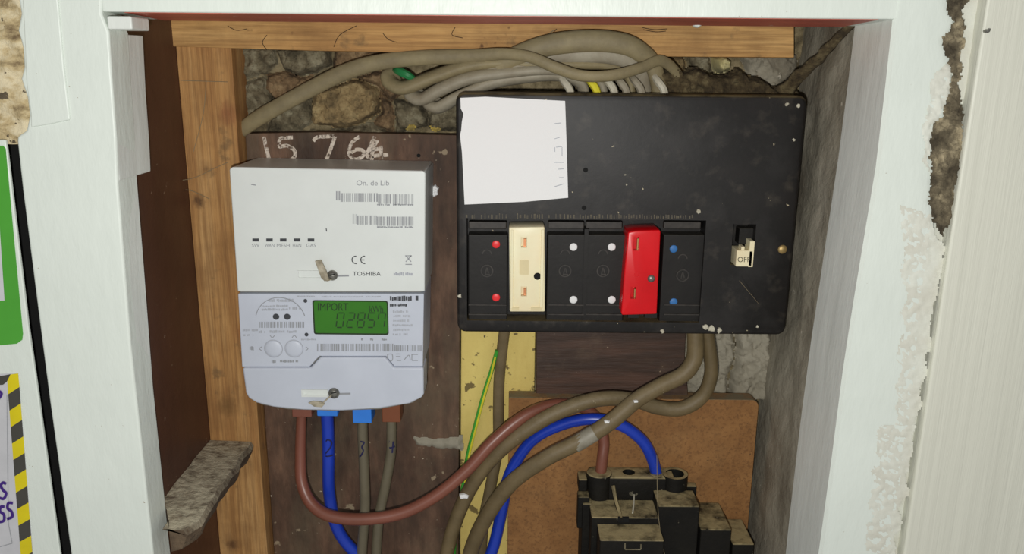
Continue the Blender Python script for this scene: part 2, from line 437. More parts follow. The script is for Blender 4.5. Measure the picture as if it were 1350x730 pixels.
pr_m = mat('grey_print', A(128, 130, 134, .66), rough=.6)
pr_l = mat('pale_grey_print', A(150, 153, 160, .66), rough=.6)
lcd = mat('green_display', A(50, 108, 28, .7), A(43, 98, 24, .7), scale=30, rough=.3)
lcdrim = mat('display_dark_frame', A(28, 44, 20, .64), rough=.4)  # dark green rim round the display glass
lcds = mat('display_segment', A(20, 46, 14, .64), rough=.5)
paper = mat('white_paper', A(226, 225, 222, .68), A(218, 217, 214, .68), scale=50, rough=.85, bump=.0002, bscale=500)
chalkm = mat('chalk', A(186, 176, 164, .62), A(166, 154, 140, .62), scale=200, rough=.9, chalk=380)
green_st = mat('green_sticker', A(80, 164, 56, .95), A(74, 156, 50, .95), scale=20, rough=.35)
yel_st = mat('hazard_yellow', A(226, 208, 16, .95), rough=.4)
blk_st = mat('hazard_black', A(72, 70, 64, .95), rough=.4)
lbl_st = mat('label_white', A(206, 206, 210, .95), rough=.45)
purple = mat('purple_pen', A(64, 30, 128, .95), rough=.5)
dustm = mat('dust_clot', A(44, 36, 24, .55), A(64, 54, 36, .55), A(92, 82, 58, .55), scale=120, rough=1., bump=.002, bscale=300)
web = mat('cobweb', A(120, 108, 84, .6), rough=1.)

# ------------------------------------------------------------------ the setting
# rubble back wall with single stones
bm = grid_sheet((Vector((-.36, DM, ZTOP)), Vector((.36, DM, ZTOP)), Vector((.36, DM, ZLOW)), Vector((-.36, DM, ZLOW))), 130, 110, .004, 45, 3.)
wall_back = struct(obj('wall_back', bm, rubble, smooth=True, angle=180))
pale_st = mat('pale_stone', A(170, 160, 110, .6), A(140, 134, 104, .6), scale=80, rough=.9, bump=.001)
stones = [([(318, 62), (362, 62), (366, 84), (352, 96), (336, 100), (318, 108)], 0.6185, st_gry), ([(364, 62), (440, 62), (438, 84), (416, 96), (396, 100), (378, 92)], 0.6105, st_gry),
          ([(442, 62), (530, 62), (528, 82), (480, 92), (452, 104), (440, 92)], 0.6185, st_red), ([(354, 98), (378, 94), (396, 104), (412, 100), (408, 128), (366, 132), (352, 116)], 0.6165, st_red),
          ([(318, 110), (350, 100), (352, 118), (362, 134), (348, 152), (318, 158)], 0.6185, st_gry), ([(412, 122), (446, 112), (470, 104), (498, 116), (502, 148), (478, 160), (458, 168), (414, 164)], 0.6125, st_tan),
          ([(370, 138), (410, 130), (411, 162), (392, 174), (352, 174), (360, 150)], 0.6185, st_gry), ([(472, 102), (514, 90), (516, 108), (530, 124), (516, 134), (500, 114)], 0.6155, st_red),
          ([(502, 120), (516, 136), (520, 156), (518, 172), (492, 164), (504, 150)], 0.6175, st_red), ([(400, 172), (458, 170), (490, 162), (512, 174), (500, 184), (400, 184)], 0.6185, st_gry),
          ([(520, 128), (558, 138), (566, 166), (524, 174)], 0.6165, st_gry), ([(560, 140), (608, 128), (608, 172), (568, 172)], 0.6175, st_gry),
          ([(976, 72), (1050, 72), (1050, 114), (1012, 118), (984, 100)], 0.6175, cement), ([(866, 76), (900, 74), (906, 98), (872, 102)], 0.6175, st_tan),
          ([(938, 76), (950, 73), (960, 80), (958, 92), (946, 96), (938, 90)], .606, pale_st), ([(908, 74), (934, 74), (936, 100), (910, 100)], 0.6175, st_gry),
          ([(896, 430), (964, 430), (968, 466), (958, 496), (956, 524), (896, 524)], 0.6175, cement), ([(968, 430), (1014, 430), (1014, 524), (960, 524), (964, 490), (972, 466)], 0.6155, cement)]
for i, (pg, d0, m) in enumerate(stones):
    obj('stone', crag(pg, d0, DM-.0008, i*3.7), m, wall_back, smooth=True, angle=50)

# cupboard sides, floor and top
xr = P(1126, 120, .517).x
XR = xr+.0005
pc = P(1001, 600, .606); sl_ = (pc.x-XR)/(pc.z-P(1126, 120, .517).z); xz = lambda z: XR+sl_*(z-P(1126, 120, .517).z)
bm = grid_sheet((Vector((xz(ZTOP), .517, ZTOP)), Vector((xz(ZTOP), DM+.01, ZTOP)), Vector((xz(ZLOW), DM+.01, ZLOW)), Vector((xz(ZLOW), .517, ZLOW))), 30, 110, .0018, 38, 9., Vector((-1, 0, 0)))
bmesh.ops.translate(bm, verts=bm.verts, vec=(.001, 0, 0))
struct(obj('wall_right', bm, cement, smooth=True, angle=180))
XL = P(228, 80, .585).x
struct(obj('wall_left', box(XL-.012, XL, .49, DM+.01, ZLOW, ZTOP), brnp))
struct(obj('floor', box(-.36, .36, .47, DM+.02, ZLOW-.012, ZLOW), brown_board))
struct(obj('ceiling', box(-.36, .36, .472, DM+.02, ZTOP, ZTOP+.012), brown_board))

# left stile of the frame (painted), with a ragged edge at the top left
inner_l = [(131, -160), (134, 19), (143, 42), (147, 100), (153, 182), (155, 240), (172, 455), (177, 500), (202, 730), (222, 900)]
outer_l = [(26, -160), (24, 0), (27, 18), (23, 40), (29, 62), (31, 88), (27, 104), (35, 128), (38, 152), (34, 172), (22, 180), (22, 186), (29, 250), (52, 430), (65, 530), (93, 730), (117, 900)]
bm = pprism(inner_l + outer_l[::-1], DF, .4885)
struct(obj('trim_1', bm, wht, bevel=.0016, seg=3))
# raised fillet strip on the stile
bm = pprism([(28, -160), (72, -160), (76, 0), (84, 90), (92, 158), (64, 164), (40, 168), (40, 150), (34, 110), (32, 60), (29, 0)], DF-.0012, DF+.001)
struct(obj('trim_2', bm, wht, bevel=.001, seg=2))
# lintel with its red painted underside
zb, zf = P(660, 30, .517).z, P(660, 20.5, DF).z
xa, xb = P(133, 10, DF).x, P(1186, 10, DF).x
def lint(x): return [Vector((x, DF+.0006, zf)), Vector((x, .517, zb)), Vector((x, .517, zf+.12)), Vector((x, DF+.0006, zf+.12))]
struct(obj('trim_3', loft([lint(xa), lint(xb)]), wht, bevel=.0012))
x2 = P(1125, 25, .5).x; x1 = P(200, 25, .5).x
def und(x): return [Vector((x, DF+.002, zf-.0003)), Vector((x, .517, zb-.0006)), Vector((x, .5175, zb+.004)), Vector((x, DF+.002, zf+.002))]
struct(obj('trim_4', loft([und(x1), und(x2)]), redp))
# right stile and jamb: one loft, its reveal running back into the cupboard
ys = [-160, 0, 110, 220, 310, 400, 490, 600, 730, 900]
fr = [1199, 1183, 1171, 1158, 1143, 1128, 1114, 1100, 1082, 1060]
bk = [1140, 1131, 1118, 1104, 1091, 1078, 1065, 1051, 1036, 1018]
orr = [1262, 1262, 1256, 1240, 1232, 1216, 1210, 1196, 1176, 1150]
secs = []
for y, a, b, o_ in zip(ys, fr, bk, orr):
    f_ = P(a, y, DF); b_ = P(b, y, .517); o2 = P(o_, y, DF)
    secs.append([Vector((b_.x, .517, f_.z)), Vector((f_.x-.0006, DF+.002, f_.z)), Vector((f_.x+.0012, DF, f_.z)), Vector((o2.x-.002, DF, f_.z)), Vector((o2.x, DF+.0015, f_.z)), Vector((o2.x, .517, f_.z))])
st = obj('trim_5', loft(secs), wht, smooth=True, angle=22); struct(st)
st.data.materials.append(wht_in)
for p in st.data.polygons:
    if p.normal.x < -.8: p.material_index = 1
# thick packer on the left jamb above the notch, and the corner block over it
pk = loft([[P(144, y0, .4895)+Vector((-.008, 0, 0)), P(x0, y0, .508)+Vector((0, -.0185, 0)), P(x0, y0, .508), P(x0, y0, .508)+Vector((-.015, 0, 0))] for y0, x0 in ((47, 189), (120, 193), (180, 197), (224, 199))])
def packer():
    s = []
    for y, a, b in ((47, 143.5, 189), (120, 148.5, 192.5), (182, 153.5, 197), (212, 154.5, 198.5), (226, 155.5, 199)):
        f_ = P(a, y, DF+.001); b_ = P(b, y, .508)
        zz = b_.z
        s.append([Vector((f_.x, DF+.0015, zz)), Vector((b_.x, .508, zz)), Vector((b_.x-.012, .508, zz)), Vector((f_.x-.012, DF+.0015, zz))])
    return loft(s)
pk.free()
struct(obj('trim_6', packer(), wht_in, bevel=.0008))
a = P(140, 21, DF+.0004); b = P(198, 41, .487)
struct(obj('trim_7', box(a.x, b.x, DF+.0004, .487, b.z, a.z), wht_in, bevel=.001))
# plain reveal of the left jamb below the notch
s = []
for y, a_, b_ in ((200, 154, 179), (240, 155.5, 181), (350, 164.5, 190), (460, 173, 198.5), (600, 188, 209.5), (730, 202.5, 220.5), (900, 222.5, 238)):
    f_ = P(a_, y, DF+.001); k_ = P(b_, y, .4885)
    s.append([Vector((f_.x, DF+.0015, f_.z)), Vector((k_.x, .4888, f_.z)), Vector((k_.x-.012, .4888, f_.z)), Vector((f_.x-.012, DF+.0015, f_.z))])
struct(obj('trim_8', loft(s), wht_in, bevel=.0006))
# plaster strip right of the frame with a crumbled patch, and the grooved board beside it
bm = grid_sheet((P(1215, -160, DF+.004), P(1420, -160, DF+.004), P(1420, 900, DF+.004), P(1120, 900, DF+.004)), 60, 160, .0012, 60, 5.)
wf = struct(obj('wall_front', bm, plast, smooth=True, angle=180))
def patch(outline, d, m, parent, seed, amp=.0022, step=2.0):
    """crumbled area: rough sheet inside a pixel outline, edges sinking into the wall"""
    xs = [p[0] for p in outline]; y_ = [p[1] for p in outline]
    def inside(x, y):
        c = False; n = len(outline)
        for i in range(n):
            (ax, ay), (bx, by) = outline[i], outline[i-1]
            if (ay > y) != (by > y) and x < (bx-ax)*(y-ay)/(by-ay)+ax: c = not c
        return c
    bm = bmesh.new(); V = {}; nx = int((max(xs)-min(xs))/step)+1; ny = int((max(y_)-min(y_))/step)+1
    def vert(i, j):
        if (i, j) not in V:
            x, y = min(xs)+i*step, min(y_)+j*step
            p = P(x, y, d); p.y -= amp*noise.fractal(Vector((x*.12+seed, y*.12, 0)), .8, 2., 4)
            V[(i, j)] = bm.verts.new(p)
        return V[(i, j)]
    for i in range(nx):
        for j in range(ny):
            x, y = min(xs)+(i+.5)*step, min(y_)+(j+.5)*step
            if inside(x+2.5*noise.noise(Vector((x*.2, y*.2, seed)))+9*noise.noise(Vector((x*.05, y*.05, seed+3))), y): bm.faces.new((vert(i, j), vert(i+1, j), vert(i+1, j+1), vert(i, j+1)))
    return obj('crumbled_patch', bm, m, parent, smooth=True, angle=180)
patch([(1240, -40), (1280, -40), (1278, 10), (1270, 24), (1272, 60), (1266, 110), (1268, 135), (1270, 200), (1264, 230), (1256, 290), (1246, 312), (1234, 300), (1222, 266), (1228, 190), (1240, 150), (1254, 120), (1250, 90), (1244, 60), (1250, 30)],
      DF-.0016, mould, wf, 2., .0016)
patch([(1232, 96), (1248, 80), (1256, 120), (1242, 150), (1232, 190), (1224, 240), (1216, 180)], DF-.0004, plast, wf, 8., .0008)
patch([(1188, 270), (1222, 280), (1240, 316), (1246, 330), (1222, 480), (1206, 560), (1180, 560), (1192, 400)], DF-.0001, plast, wf, 5., .0005)
patch([(1160, 560), (1206, 560), (1196, 640), (1178, 735), (1140, 735)], DF-.0001, plast, wf, 6., .0005)
ln = [(1324, -160), (1302, 0), (1262, 260), (1228, 490), (1192, 730), (1167, 900)]
bm = pprism(ln + [(1900, 900), (1900, -160)], .459, DF+.006)
struct(obj('trim_9', bm, wht_r, bevel=.0015, seg=3))
# hooked nail on the grooved board
o = tag(obj('nail', tube(cable_path([(1298, 41, .4595, .0009), (1300, 41, .4565, .0009), (1303, 41, .4555, .0008), (1304, 38, .4555, .0007)], 4), 8), steel, smooth=True), 'small bent nail in the cream white board at far right', 'nail')
# wall behind the ragged edge, at the far left
bm = grid_sheet((P(-560, -160, .4672), P(60, -160, .4672), P(60, 190, .4672), P(-560, 190, .4672)), 130, 70, .003, 120, 1.)
struct(obj('wall_front_left', bm, oldpl, smooth=True, angle=180))
# cupboard door left of the frame, behind a narrow black gap
door = [(-560, 184), (7, 184), (11, 215), (20, 290), (37, 430), (50, 520), (79, 730), (102, 900), (-560, 900)]
d1 = obj('door_1', pprism(door, DF-.001, DF+.0015), wht, bevel=.0008, seg=2); struct(d1)
struct(obj('gap_shade_backing', box(-.46, P(90, 730, DF).x+.03, .50, .51, ZLOW, P(0, 180, DF).z), hole))  # black sheet added behind the gap, painting in its deep shade

# ------------------------------------------------------------------ stickers on the door
o = tag(obj('green_sticker', prism([Vector((p.x, DF-.0014, p.z)) for p in PP([(-120, 192), (4, 192), (7, 196), (30, 440), (29, 448), (22, 453), (-120, 466)], DF-.0014)], DF-.0009), green_st),
        'bright green sticker with rounded corner on the white door', 'sticker')
obj('white_panel', quads([[(-120, 210), (-6, 214), (6, 396), (-120, 400)]], DF-.0016), lbl_st, o)
hz = thing('warning_label', 'warning label with yellow and black striped border on the white door', 'label', P(-30, 730, DF-.001))
obj('label_sheet', prism(PP([(-160, 500), (18, 492), (24, 492), (44, 740), (-160, 760)], DF-.0014), DF-.0009), lbl_st, hz)
def lerp(a, b, t): return (a[0]+(b[0]-a[0])*t, a[1]+(b[1]-a[1])*t)
TL, TR, BL, BR = (9, 494), (24, 492), (31, 775), (46, 775)
ns = 13
for i in range(ns):
    t0, t1 = i/ns, (i+1)/ns
    sl = 8
    q = [lerp(TL, BL, t0), lerp(TR, BR, t0), lerp(TR, BR, t1), lerp(TL, BL, t1)]
    if i > 0: q[0] = (q[0][0], q[0][1]+sl*.5); q[1] = (q[1][0], q[1][1]-sl*.5)
    q[3] = (q[3][0], q[3][1]+sl*.5); q[2] = (q[2][0], q[2][1]-sl*.5)
    obj('stripe', quads([q], DF-.0016), yel_st if i % 2 == 0 else blk_st, hz)
obj('stripe', quads([[(-14, 508), (-2, 496), (9, 494), (14, 493), (9, 503), (4, 507)]], DF-.00165), blk_st, hz)
obj('stripe', quads([[(-40, 510), (-28, 497), (-2, 496), (-14, 508)]], DF-.0016), yel_st, hz)
for st_ in ([[(8, 638), (4, 636), (1, 640), (4, 646), (8, 650), (5, 657), (-1, 656)]], [[(-14, 640), (-8, 636), (-6, 646), (-12, 656)]],
            [[(6, 668), (1, 668), (0, 674), (5, 678), (5, 686), (-1, 688)]], [[(17, 663), (11, 663), (10, 670), (15, 674), (16, 681), (9, 684)]], [[(-8, 672), (-10, 684)]], [[(-4, 514), (2, 519), (-4, 528)]]):
    obj('handwriting', ribbon(st_, 3.8, DF-.0017), purple, hz)
obj('ruled_line', ribbon([[(11, 690), (16, 716)], [(16, 716), (-40, 732)], [(9, 520), (11, 690)]], .8, DF-.0017), pr_m, hz)

# ------------------------------------------------------------------ timbers and boards
def kn(px, py, d, r, c, og): p = P(px, py, d); return (p.x-og.x, p.y-og.y, p.z-og.z, r, c)
XS0, XS1 = XL, P(306, 80, .592).x
dark_k = A(62, 40, 22, .55)
mat_crack = mat('dark_wood_crack', A(44, 28, 16, .6), rough=.9)
og = Vector(((XS0+XS1)/2, .6065, ZLOW))
m_stud = wood('pine_stud', (A(134, 92, 50, .62), A(158, 118, 70, .62), A(176, 140, 92, .62)),
              [kn(272, 223, .592, .0030, dark_k, og), kn(262, 265, .592, .0055, dark_k, og), kn(300, 150, .592, .008, A(120, 74, 44, .55), og),
               kn(306, 718, .592, .006, dark_k, og), kn(300, 535, .592, .008, A(96, 70, 36, .55), og), kn(320, 440, .592, .006, A(120, 74, 40, .55), og)])
stud = obj('timber_stud', box(XS0, XS1, .592, .621, ZLOW, P(260, 55, .592).z), m_stud, bevel=.0006)
tag(stud, 'upright pale pine stud with dark knots beside the grey meter', 'timber')
m_bat = wood('pine_batten', (A(138, 98, 54, .56), A(164, 126, 76, .56), A(182, 146, 94, .56)), None, (.07, 1, 1), 60, specks=[(38, .66, A(70, 44, 24, .55))])
bt = pprism([(222, -60), (1047, -60), (1047, 76), (800, 74), (420, 67), (222, 61)], .588, .622)
bt = obj('timber_batten', bt, m_bat, bevel=.0006)
for ck in ([(300, 34), (312, 40), (326, 38)], [(470, 34), (448, 46), (440, 62)], [(505, 44), (512, 52), (524, 56)], [(716, 52), (728, 44), (734, 38)], [(352, 46), (346, 56), (352, 66)], [(600, 36), (596, 46), (610, 50)], [(846, 36), (862, 39), (880, 38)], [(848, 39), (864, 42), (878, 41)]):
    obj('crack', ribbon([ck], .9, .5877), mat_crack, bt)
tag(bt, 'horizontal pine batten under the lintel above the cables', 'timber')
# grey dusty ledge batten on the left side
zt = P(335, 583, .590).z
rx = P(335, 583, .590).x
bm = bmesh.new(); S = []
rng = random.Random(3)
for k in range(13):
    y = .591-(.591-.466)*k/12
    sx = rng.uniform(-.0015, .0015); zz = zt+rng.uniform(-.0008, .0008)
    if k == 12: sx -= .006
    xl_ = P(223, 700, y).x if y < .4935 else XL+.0002
    S.append([Vector((xl_, y, zz+.001)), Vector((rx-.02, y, zz+.0006)), Vector((rx+sx-.002, y, zz)), Vector((rx+sx, y, zz-.0035)), Vector((rx+sx-.0015+rng.uniform(-.001, .001), y, zz-.009)), Vector((rx+sx-.004, y, zz-.013)), Vector((xl_, y, zz-.015))])
ledge_m = mat('dusty_grey_timber', A(60, 48, 36, .55), A(84, 70, 54, .55), scale=120, stretch=(1, .15, 1), rough=.95, bump=.002, bscale=240, dust=(A(140, 133, 114, .5), .95, 110), specks=[(60, .70, A(170, 160, 140, .6))])
tag(obj('ledge_batten', loft(S, bm=bm), ledge_m, smooth=True, angle=35), 'grey dust-covered timber ledge running back along the left side', 'timber')
# brown meter board
bm = pprism([(420, 174), (606, 178), (606, 440), (603, 900)], DB, DM-.001); bm.free()
pts = PP([(420, 174), (606, 178), (606, 440), (603, 900)], DB); xb_ = XS1+.0006
bm = prism([Vector((xb_, DB, P(318, 176, DB).z))] + pts + [Vector((xb_, DB, pts[-1].z))], DM-.001)
board = obj('meter_board', bm, brown_board, bevel=.0006)
tag(board, 'dark brown wooden board behind the grey meter with a chalked date', 'board')
obj('chalk_date', ribbon([[(348, 180), (351, 195), (355, 211)], [(386, 181), (372, 182), (368, 183)], [(369, 183), (368, 193), (378, 192), (388, 198), (388, 207), (378, 212), (368, 210)],
    [(413, 186), (418, 181), (430, 180), (442, 179)], [(442, 179), (436, 196), (430, 212)], [(474, 180), (464, 188), (460, 202), (468, 210), (478, 206), (479, 199), (470, 197), (462, 202)],
    [(494, 180), (488, 193), (484, 206), (496, 205), (512, 204)], [(498, 184), (492, 196), (490, 212)], [(502, 192), (503, 210)], [(486, 198), (500, 196)]], 4.8, DB-.0004), chalkm, board)
obj('nail_hole', disc(552, 205, 2.6, DB-.0003, DB+.0005, 10), hole, board)
obj('plaster_blob', lump([(569, 246), (574, 242), (579, 247), (578, 256), (572, 259), (568, 252)], DB-.003, DB+.0005, .0006, 4), paper, board)
bm = pprism([(707, 425), (905, 425), (903, 470), (908, 530), (707, 532)], DB, DM-.001)
tag(obj('brown_board', bm, brown_dark, bevel=.0006), 'short dark brown board below the black fuse box', 'board')
bm = pprism([(608, 425), (706, 425), (698, 900), (606, 900)], .6135, DM-.001)
tag(obj('yellow_board', bm, yel, bevel=.0006), 'yellow painted timber strip between the dark boards', 'board')
x0, x1 = P(670, 600, .598).x, P(998, 560, .598).x
z1 = P(998, 527, .598).z
r = .006; pts = [Vector((x0, .598, ZLOW)), Vector((x1, .598, ZLOW))] + [Vector((x1-r+r*math.cos(a), .598, z1-r+r*math.sin(a))) for a in [math.pi/2*i/6 for i in range(7)]] + [Vector((x0, .598, z1))]
tag(obj('hardboard_panel', prism(pts, .612), chip, bevel=.0005), 'orange brown hardboard panel with rounded corner behind the service fuse', 'board')

# ------------------------------------------------------------------ electricity meter
mt = thing('electricity_meter', 'white and grey smart electricity meter with green display', 'meter', P(440, 540, DB))
D1, D2, D3 = .549, .5515, .5495
bm = pprism([(306, 226), (557, 231), (556, 380), (556, 520), (545, 531), (500, 540), (440, 542), (380, 540), (345, 534), (326, 521), (316, 390)], .556, DB-.0002)
obj('base', bm, mbody, mt, bevel=.0012)
obj('communications_cover', pprism([(302, 223), (306, 220), (558, 225), (561, 228), (560, 384.5), (313, 384.5)], D1, DB-.0015), mtop, mt, bevel=.0014, seg=3)
pan = obj('label_panel', pprism([(313.5, 387), (559, 387), (557.5, 483), (520, 483), (509, 469.5), (421, 469.5), (408, 483.5), (319, 483.5)], D2, DB-.006), mlow, mt, bevel=.0006)
bot = [(558.5, 484.5), (559, 519), (556, 524), (540, 532), (500, 538.5), (450, 541.5), (400, 540.5), (360, 536.5), (338, 531), (328, 525), (324, 518), (319.5, 485), (409, 485), (422, 471), (508, 471), (519, 484.5)]
tcov = obj('terminal_cover', pprism(bot, D3, D3+.022), mlow, mt, bevel=.0014, seg=3)
rng = random.Random(11)
cov = mt
obj('printed_text', text_bm('On. de Lib', 470, 237.5, 513, 244.5, D1-.0002), pr_m, mt)
obj('barcode', quads(bars(443, 252, 449, 264, rng)+bars(449, 254.5, 498, 266, rng)+bars(498, 256, 516, 268.5, rng)+bars(518, 256, 545, 270, rng)+marks(497, 268.5, 545, 271, rng), D1-.0002), pr_m, mt)
obj('barcode', quads(bars(465, 282, 471, 295, rng)+bars(471, 284, 497, 296, rng)+bars(497, 285.5, 545, 297.5, rng)+marks(497, 298, 545, 300.5, rng), D1-.0002), pr_m, mt)
obj('conformity_mark', ring(469, 342.5, 5.6, 1.2, D1-.0003, D1, 14, 80, 280, ring(480.5, 342.5, 5.6, 1.2, D1-.0003, D1, 14, 80, 280, quads([(475.5, 341.9, 480.5, 343.1)], D1-.0003))), pr_d, mt)
obj('maker_name', text_bm('TOSHIBA', 465, 358, 502, 363.4, D1-.0002), pr_d, mt)
obj('bin_mark', ribbon([[(535, 337), (542, 345)], [(542, 337), (535, 345)], [(534, 337), (543, 337)], [(534.5, 348.4), (543, 348.4)]], 1.2, D1-.0002), pr_m, mt)
obj('printed_text', quads(marks(519, 358.5, 544, 363.5, rng), D1-.0002), pr_l, mt)
obj('scratch', ribbon([[(430, 301), (430.5, 305)]], 1.2, D1-.0002), pr_d, mt); obj('scratch', ribbon([[(331, 243), (337, 244)]], 1.2, D1-.0002), pr_m, mt)
for i, (cx, tx) in enumerate(((337, 'SW'), (355.3, 'WAN'), (373.4, 'MESH'), (391.5, 'HAN'), (410, 'GAS'))):
    l = obj('indicator_window', quads([(cx-4.3, 314.2, cx+4.3, 318.2)], D1-.0002), pr_d, mt)
    hw = (5, 6.4, 8.5, 5.6, 6.2)[i]
    obj('caption', text_bm(tx, cx-hw, 321, cx+hw, 325.6, D1-.0002), pr_m, l)
# upper seal
def seal(name, slot, scr, tag_pts, d, wire):
    s_ = obj('seal_slot', boolean(wbox((slot[0], slot[1]), (slot[2], slot[3]), d-.0012, d+.001), [wbox((slot[0]+2, slot[1]+1.5), (slot[2]+8, slot[3]-2), d-.002, d-.0002)]), mtop, mt)
    sc_ = obj('seal_screw', dome(scr[0], scr[1], scr[2], d-.0008, .0022, disc(scr[0], scr[1], scr[2]*1.12, d-.001, d+.0005)), steel, mt, smooth=True)
    obj('screw_slot', quads([[(scr[0]-3.5, scr[1]-1), (scr[0]+3.2, scr[1]-2.2), (scr[0]+3.6, scr[1]-.8), (scr[0]-3.2, scr[1]+.5)]], d-.0031), hole, sc_)
    t_ = obj('seal_tag', pprism(tag_pts, d-.0042, d-.0028), lead, mt, bevel=.0003)
    obj('sealing_wire', tube(cable_path(wire, 4), 6), lead, mt, smooth=True)
    obj('guide_slot', ribbon([[(scr[0]+6, scr[1]+.5), (scr[0]+22, scr[1]+.2)]], 2.4, d-.0002), pr_m, mt)
seal('u', (391, 356.5, 426, 368.5), (438, 363, 6.2), [(415, 344), (423, 342.5), (430, 357), (434, 369), (428, 371), (423, 366)], D1, [(426, 366, D1-.003, .0004), (431, 370, D1-.004, .0004), (437, 368, D1-.003, .0004)])
seal('l', (397, 513.5, 432, 523.5), (440, 518.5, 6.6), [(406, 531), (412, 529), (424, 530), (428, 533), (424, 537), (414, 536)], D3, [(424, 533, D3-.0035, .0006), (431, 526, D3-.004, .0006), (437, 521, D3-.003, .0006)])
# label panel print
q2 = D2-.0002
obj('dial_outline', ring(370, 424, 33.5, .9, q2-.0001, D2, 30, 14, 166), pr_m, pan)
obj('printed_text', quads(marks(354, 393.5, 388, 398, rng)+marks(345, 402, 362, 405, rng)+marks(345, 406, 380, 409.5, rng)+marks(364, 401.5, 380, 404.5, rng)+marks(381, 404, 398, 408, rng)+marks(341, 435, 393, 439, rng)
    +marks(320, 433, 340, 437, rng)+marks(321, 440, 334, 443, rng)+marks(392, 389.5, 415, 391.5, rng)+marks(424, 390, 505, 392, rng)+marks(397, 446, 418, 448.5, rng), q2), pr_l, pan)
obj('barcode', quads(bars(342, 424, 401, 432, rng), q2), pr_m, pan)
for cx in (363.8, 378.5): obj('optical_port', disc(cx, 417.5, 4.2, q2-.0002, D2+.0004, 16), pr_d, pan)
for cx, cy in ((402.5, 396.5), (404, 441)): obj('printed_symbol', disc(cx, cy, 2.6, q2-.0001, D2, 10), pr_d, pan)
for cx in (360.5, 387.5):
    b_ = obj('push_button', dome(cx, 459.5, 11.6, D2, .0012, n=24), mlow, pan, smooth=True)
    obj('button_outline', ring(cx, 459.5, 12.4, 1.0, q2-.0001, D2, 28), pr_l, b_)
obj('printed_symbol', ribbon([[(356, 442), (359, 445), (362, 442)], [(385, 445), (388, 442), (391, 445)], [(345, 457), (342, 459.5), (345, 462)], [(403, 457), (406, 459.5), (403, 462)]], .9, q2), pr_m, pan)
for mk in ((369, 474, 393, 478), (358, 474, 364, 478.5), (329, 456, 335, 462), (476, 445.5, 481, 449), (488, 445.5, 492, 449), (503, 445.5, 510, 449)):
    tag(obj('printed_text', quads(marks(*mk, rng), q2), pr_m, pan), kind='stuff')
obj('printed_logo', quads(marks(514, 389.5, 552, 397, rng, .4, 1.5, 4.)+marks(514, 400, 537, 404, rng), q2), pr_d, pan)
obj('printed_text', quads(sum([marks(516+rng.uniform(0, 3), 409+k*6.0, 540+rng.uniform(-3, 6), 412.2+k*6.0, rng) for k in range(6)], []), q2), pr_l, pan)
obj('barcode', quads(bars(418, 453, 520, 463, rng)+bars(520, 455, 556, 463, rng), q2), pr_m, pan)
obj('printed_symbol', ribbon([[(511, 467), (517, 467), (517, 475), (511, 475), (511, 467)], [(522, 466.5), (528, 466.5)], [(522, 470), (528, 470)], [(523, 475), (529, 475)], [(533, 474), (539, 468), (541, 475)], [(543, 467), (551, 467)], [(543, 467), (543, 475)], [(543, 475), (551, 475)]], 1.0, q2), pr_m, pan)
# green display
sc_ = obj('display', rbox((411.5, 395.5), (512.5, 441.5), D2-.0004, D2+.001, .0016), lcdrim, pan)
obj('display_glass', rbox((413.5, 397), (511, 439.5), D2-.0007, D2, .0014), lcd, sc_)
ds = D2-.0009
obj('display_word', text_bm('IMPORT', 419, 399.5, 459, 409.5, ds), lcds, sc_)
obj('display_unit', text_bm('kWh', 487, 403, 505, 411.5, ds), lcds, sc_)
SEG = {'0': 'abcdef', '2': 'abged', '8': 'abcdefg', '5': 'afgcd', '7': 'abcf'}
def seven(ch, x, y, w_, h_, sk=2.):
    t = 1.5; out = []
    def hx(yy, fx=0): return [(x+1.2+fx, yy-t/2), (x+w_-1.2+fx, yy-t/2), (x+w_-1.2+fx, yy+t/2), (x+1.2+fx, yy+t/2)]
    def vx(xx, y0, y1): return [(xx-t/2+sk*(y+h_-y0)/h_, y0+1), (xx+t/2+sk*(y+h_-y0)/h_, y0+1), (xx+t/2+sk*(y+h_-y1)/h_, y1-1), (xx-t/2+sk*(y+h_-y1)/h_, y1-1)]
    g = {'a': hx(y, sk), 'g': hx(y+h_/2, sk/2), 'd': hx(y+h_), 'f': vx(x, y, y+h_/2), 'b': vx(x+w_, y, y+h_/2), 'e': vx(x, y+h_/2, y+h_), 'c': vx(x+w_, y+h_/2, y+h_)}
    return [g[c] for c in SEG[ch]]
for ch, x in zip('02857', (443, 457, 470.5, 484, 497.5)):
    obj('display_digit', quads(seven(ch, x, 412.5, 8.8, 19), ds), lcds, sc_)
# terminal boots under the meter
for x0, x1, y1, m in ((384, 411, 550, brn_c), (417, 445, 549, mat('bright_blue_boot', A(44, 112, 206, .62), rough=.45)), (464, 490, 558, None), (503, 528, 557, mat('rust_brown_boot', A(104, 58, 34, .6), rough=.5))):
    if m is None: m = bpy.data.materials['bright_blue_boot']
    obj('terminal_boot', wbox((x0, 532), (x1, y1), .571, .587), m, mt, bevel=.0008)

# ------------------------------------------------------------------ fuse box
fb = thing('fuse_box', 'old black fuse box with cream and red fuse carriers and a switch', 'fuse box', P(830, 437, DB))
E0 = .556
bl, brr, tr = P(603, 436, E0), P(1040, 440, E0), P(1061, 126, E0)
x0, x1, z0, z1 = bl.x, (brr.x+tr.x)/2, bl.z-.001, tr.z
case = prism([Vector((x, E0, z)) for x, z in rrect(x0, x1, z0, z1, .006)], DB-.0003)
case = boolean(case, [wbox((614, 291), (926, 431), E0-.01, E0+.016), wbox((972, 299), (998, 354), E0-.01, E0+.020)], bevel=.0022)
obj('case', case, black, fb, smooth=True, angle=35)
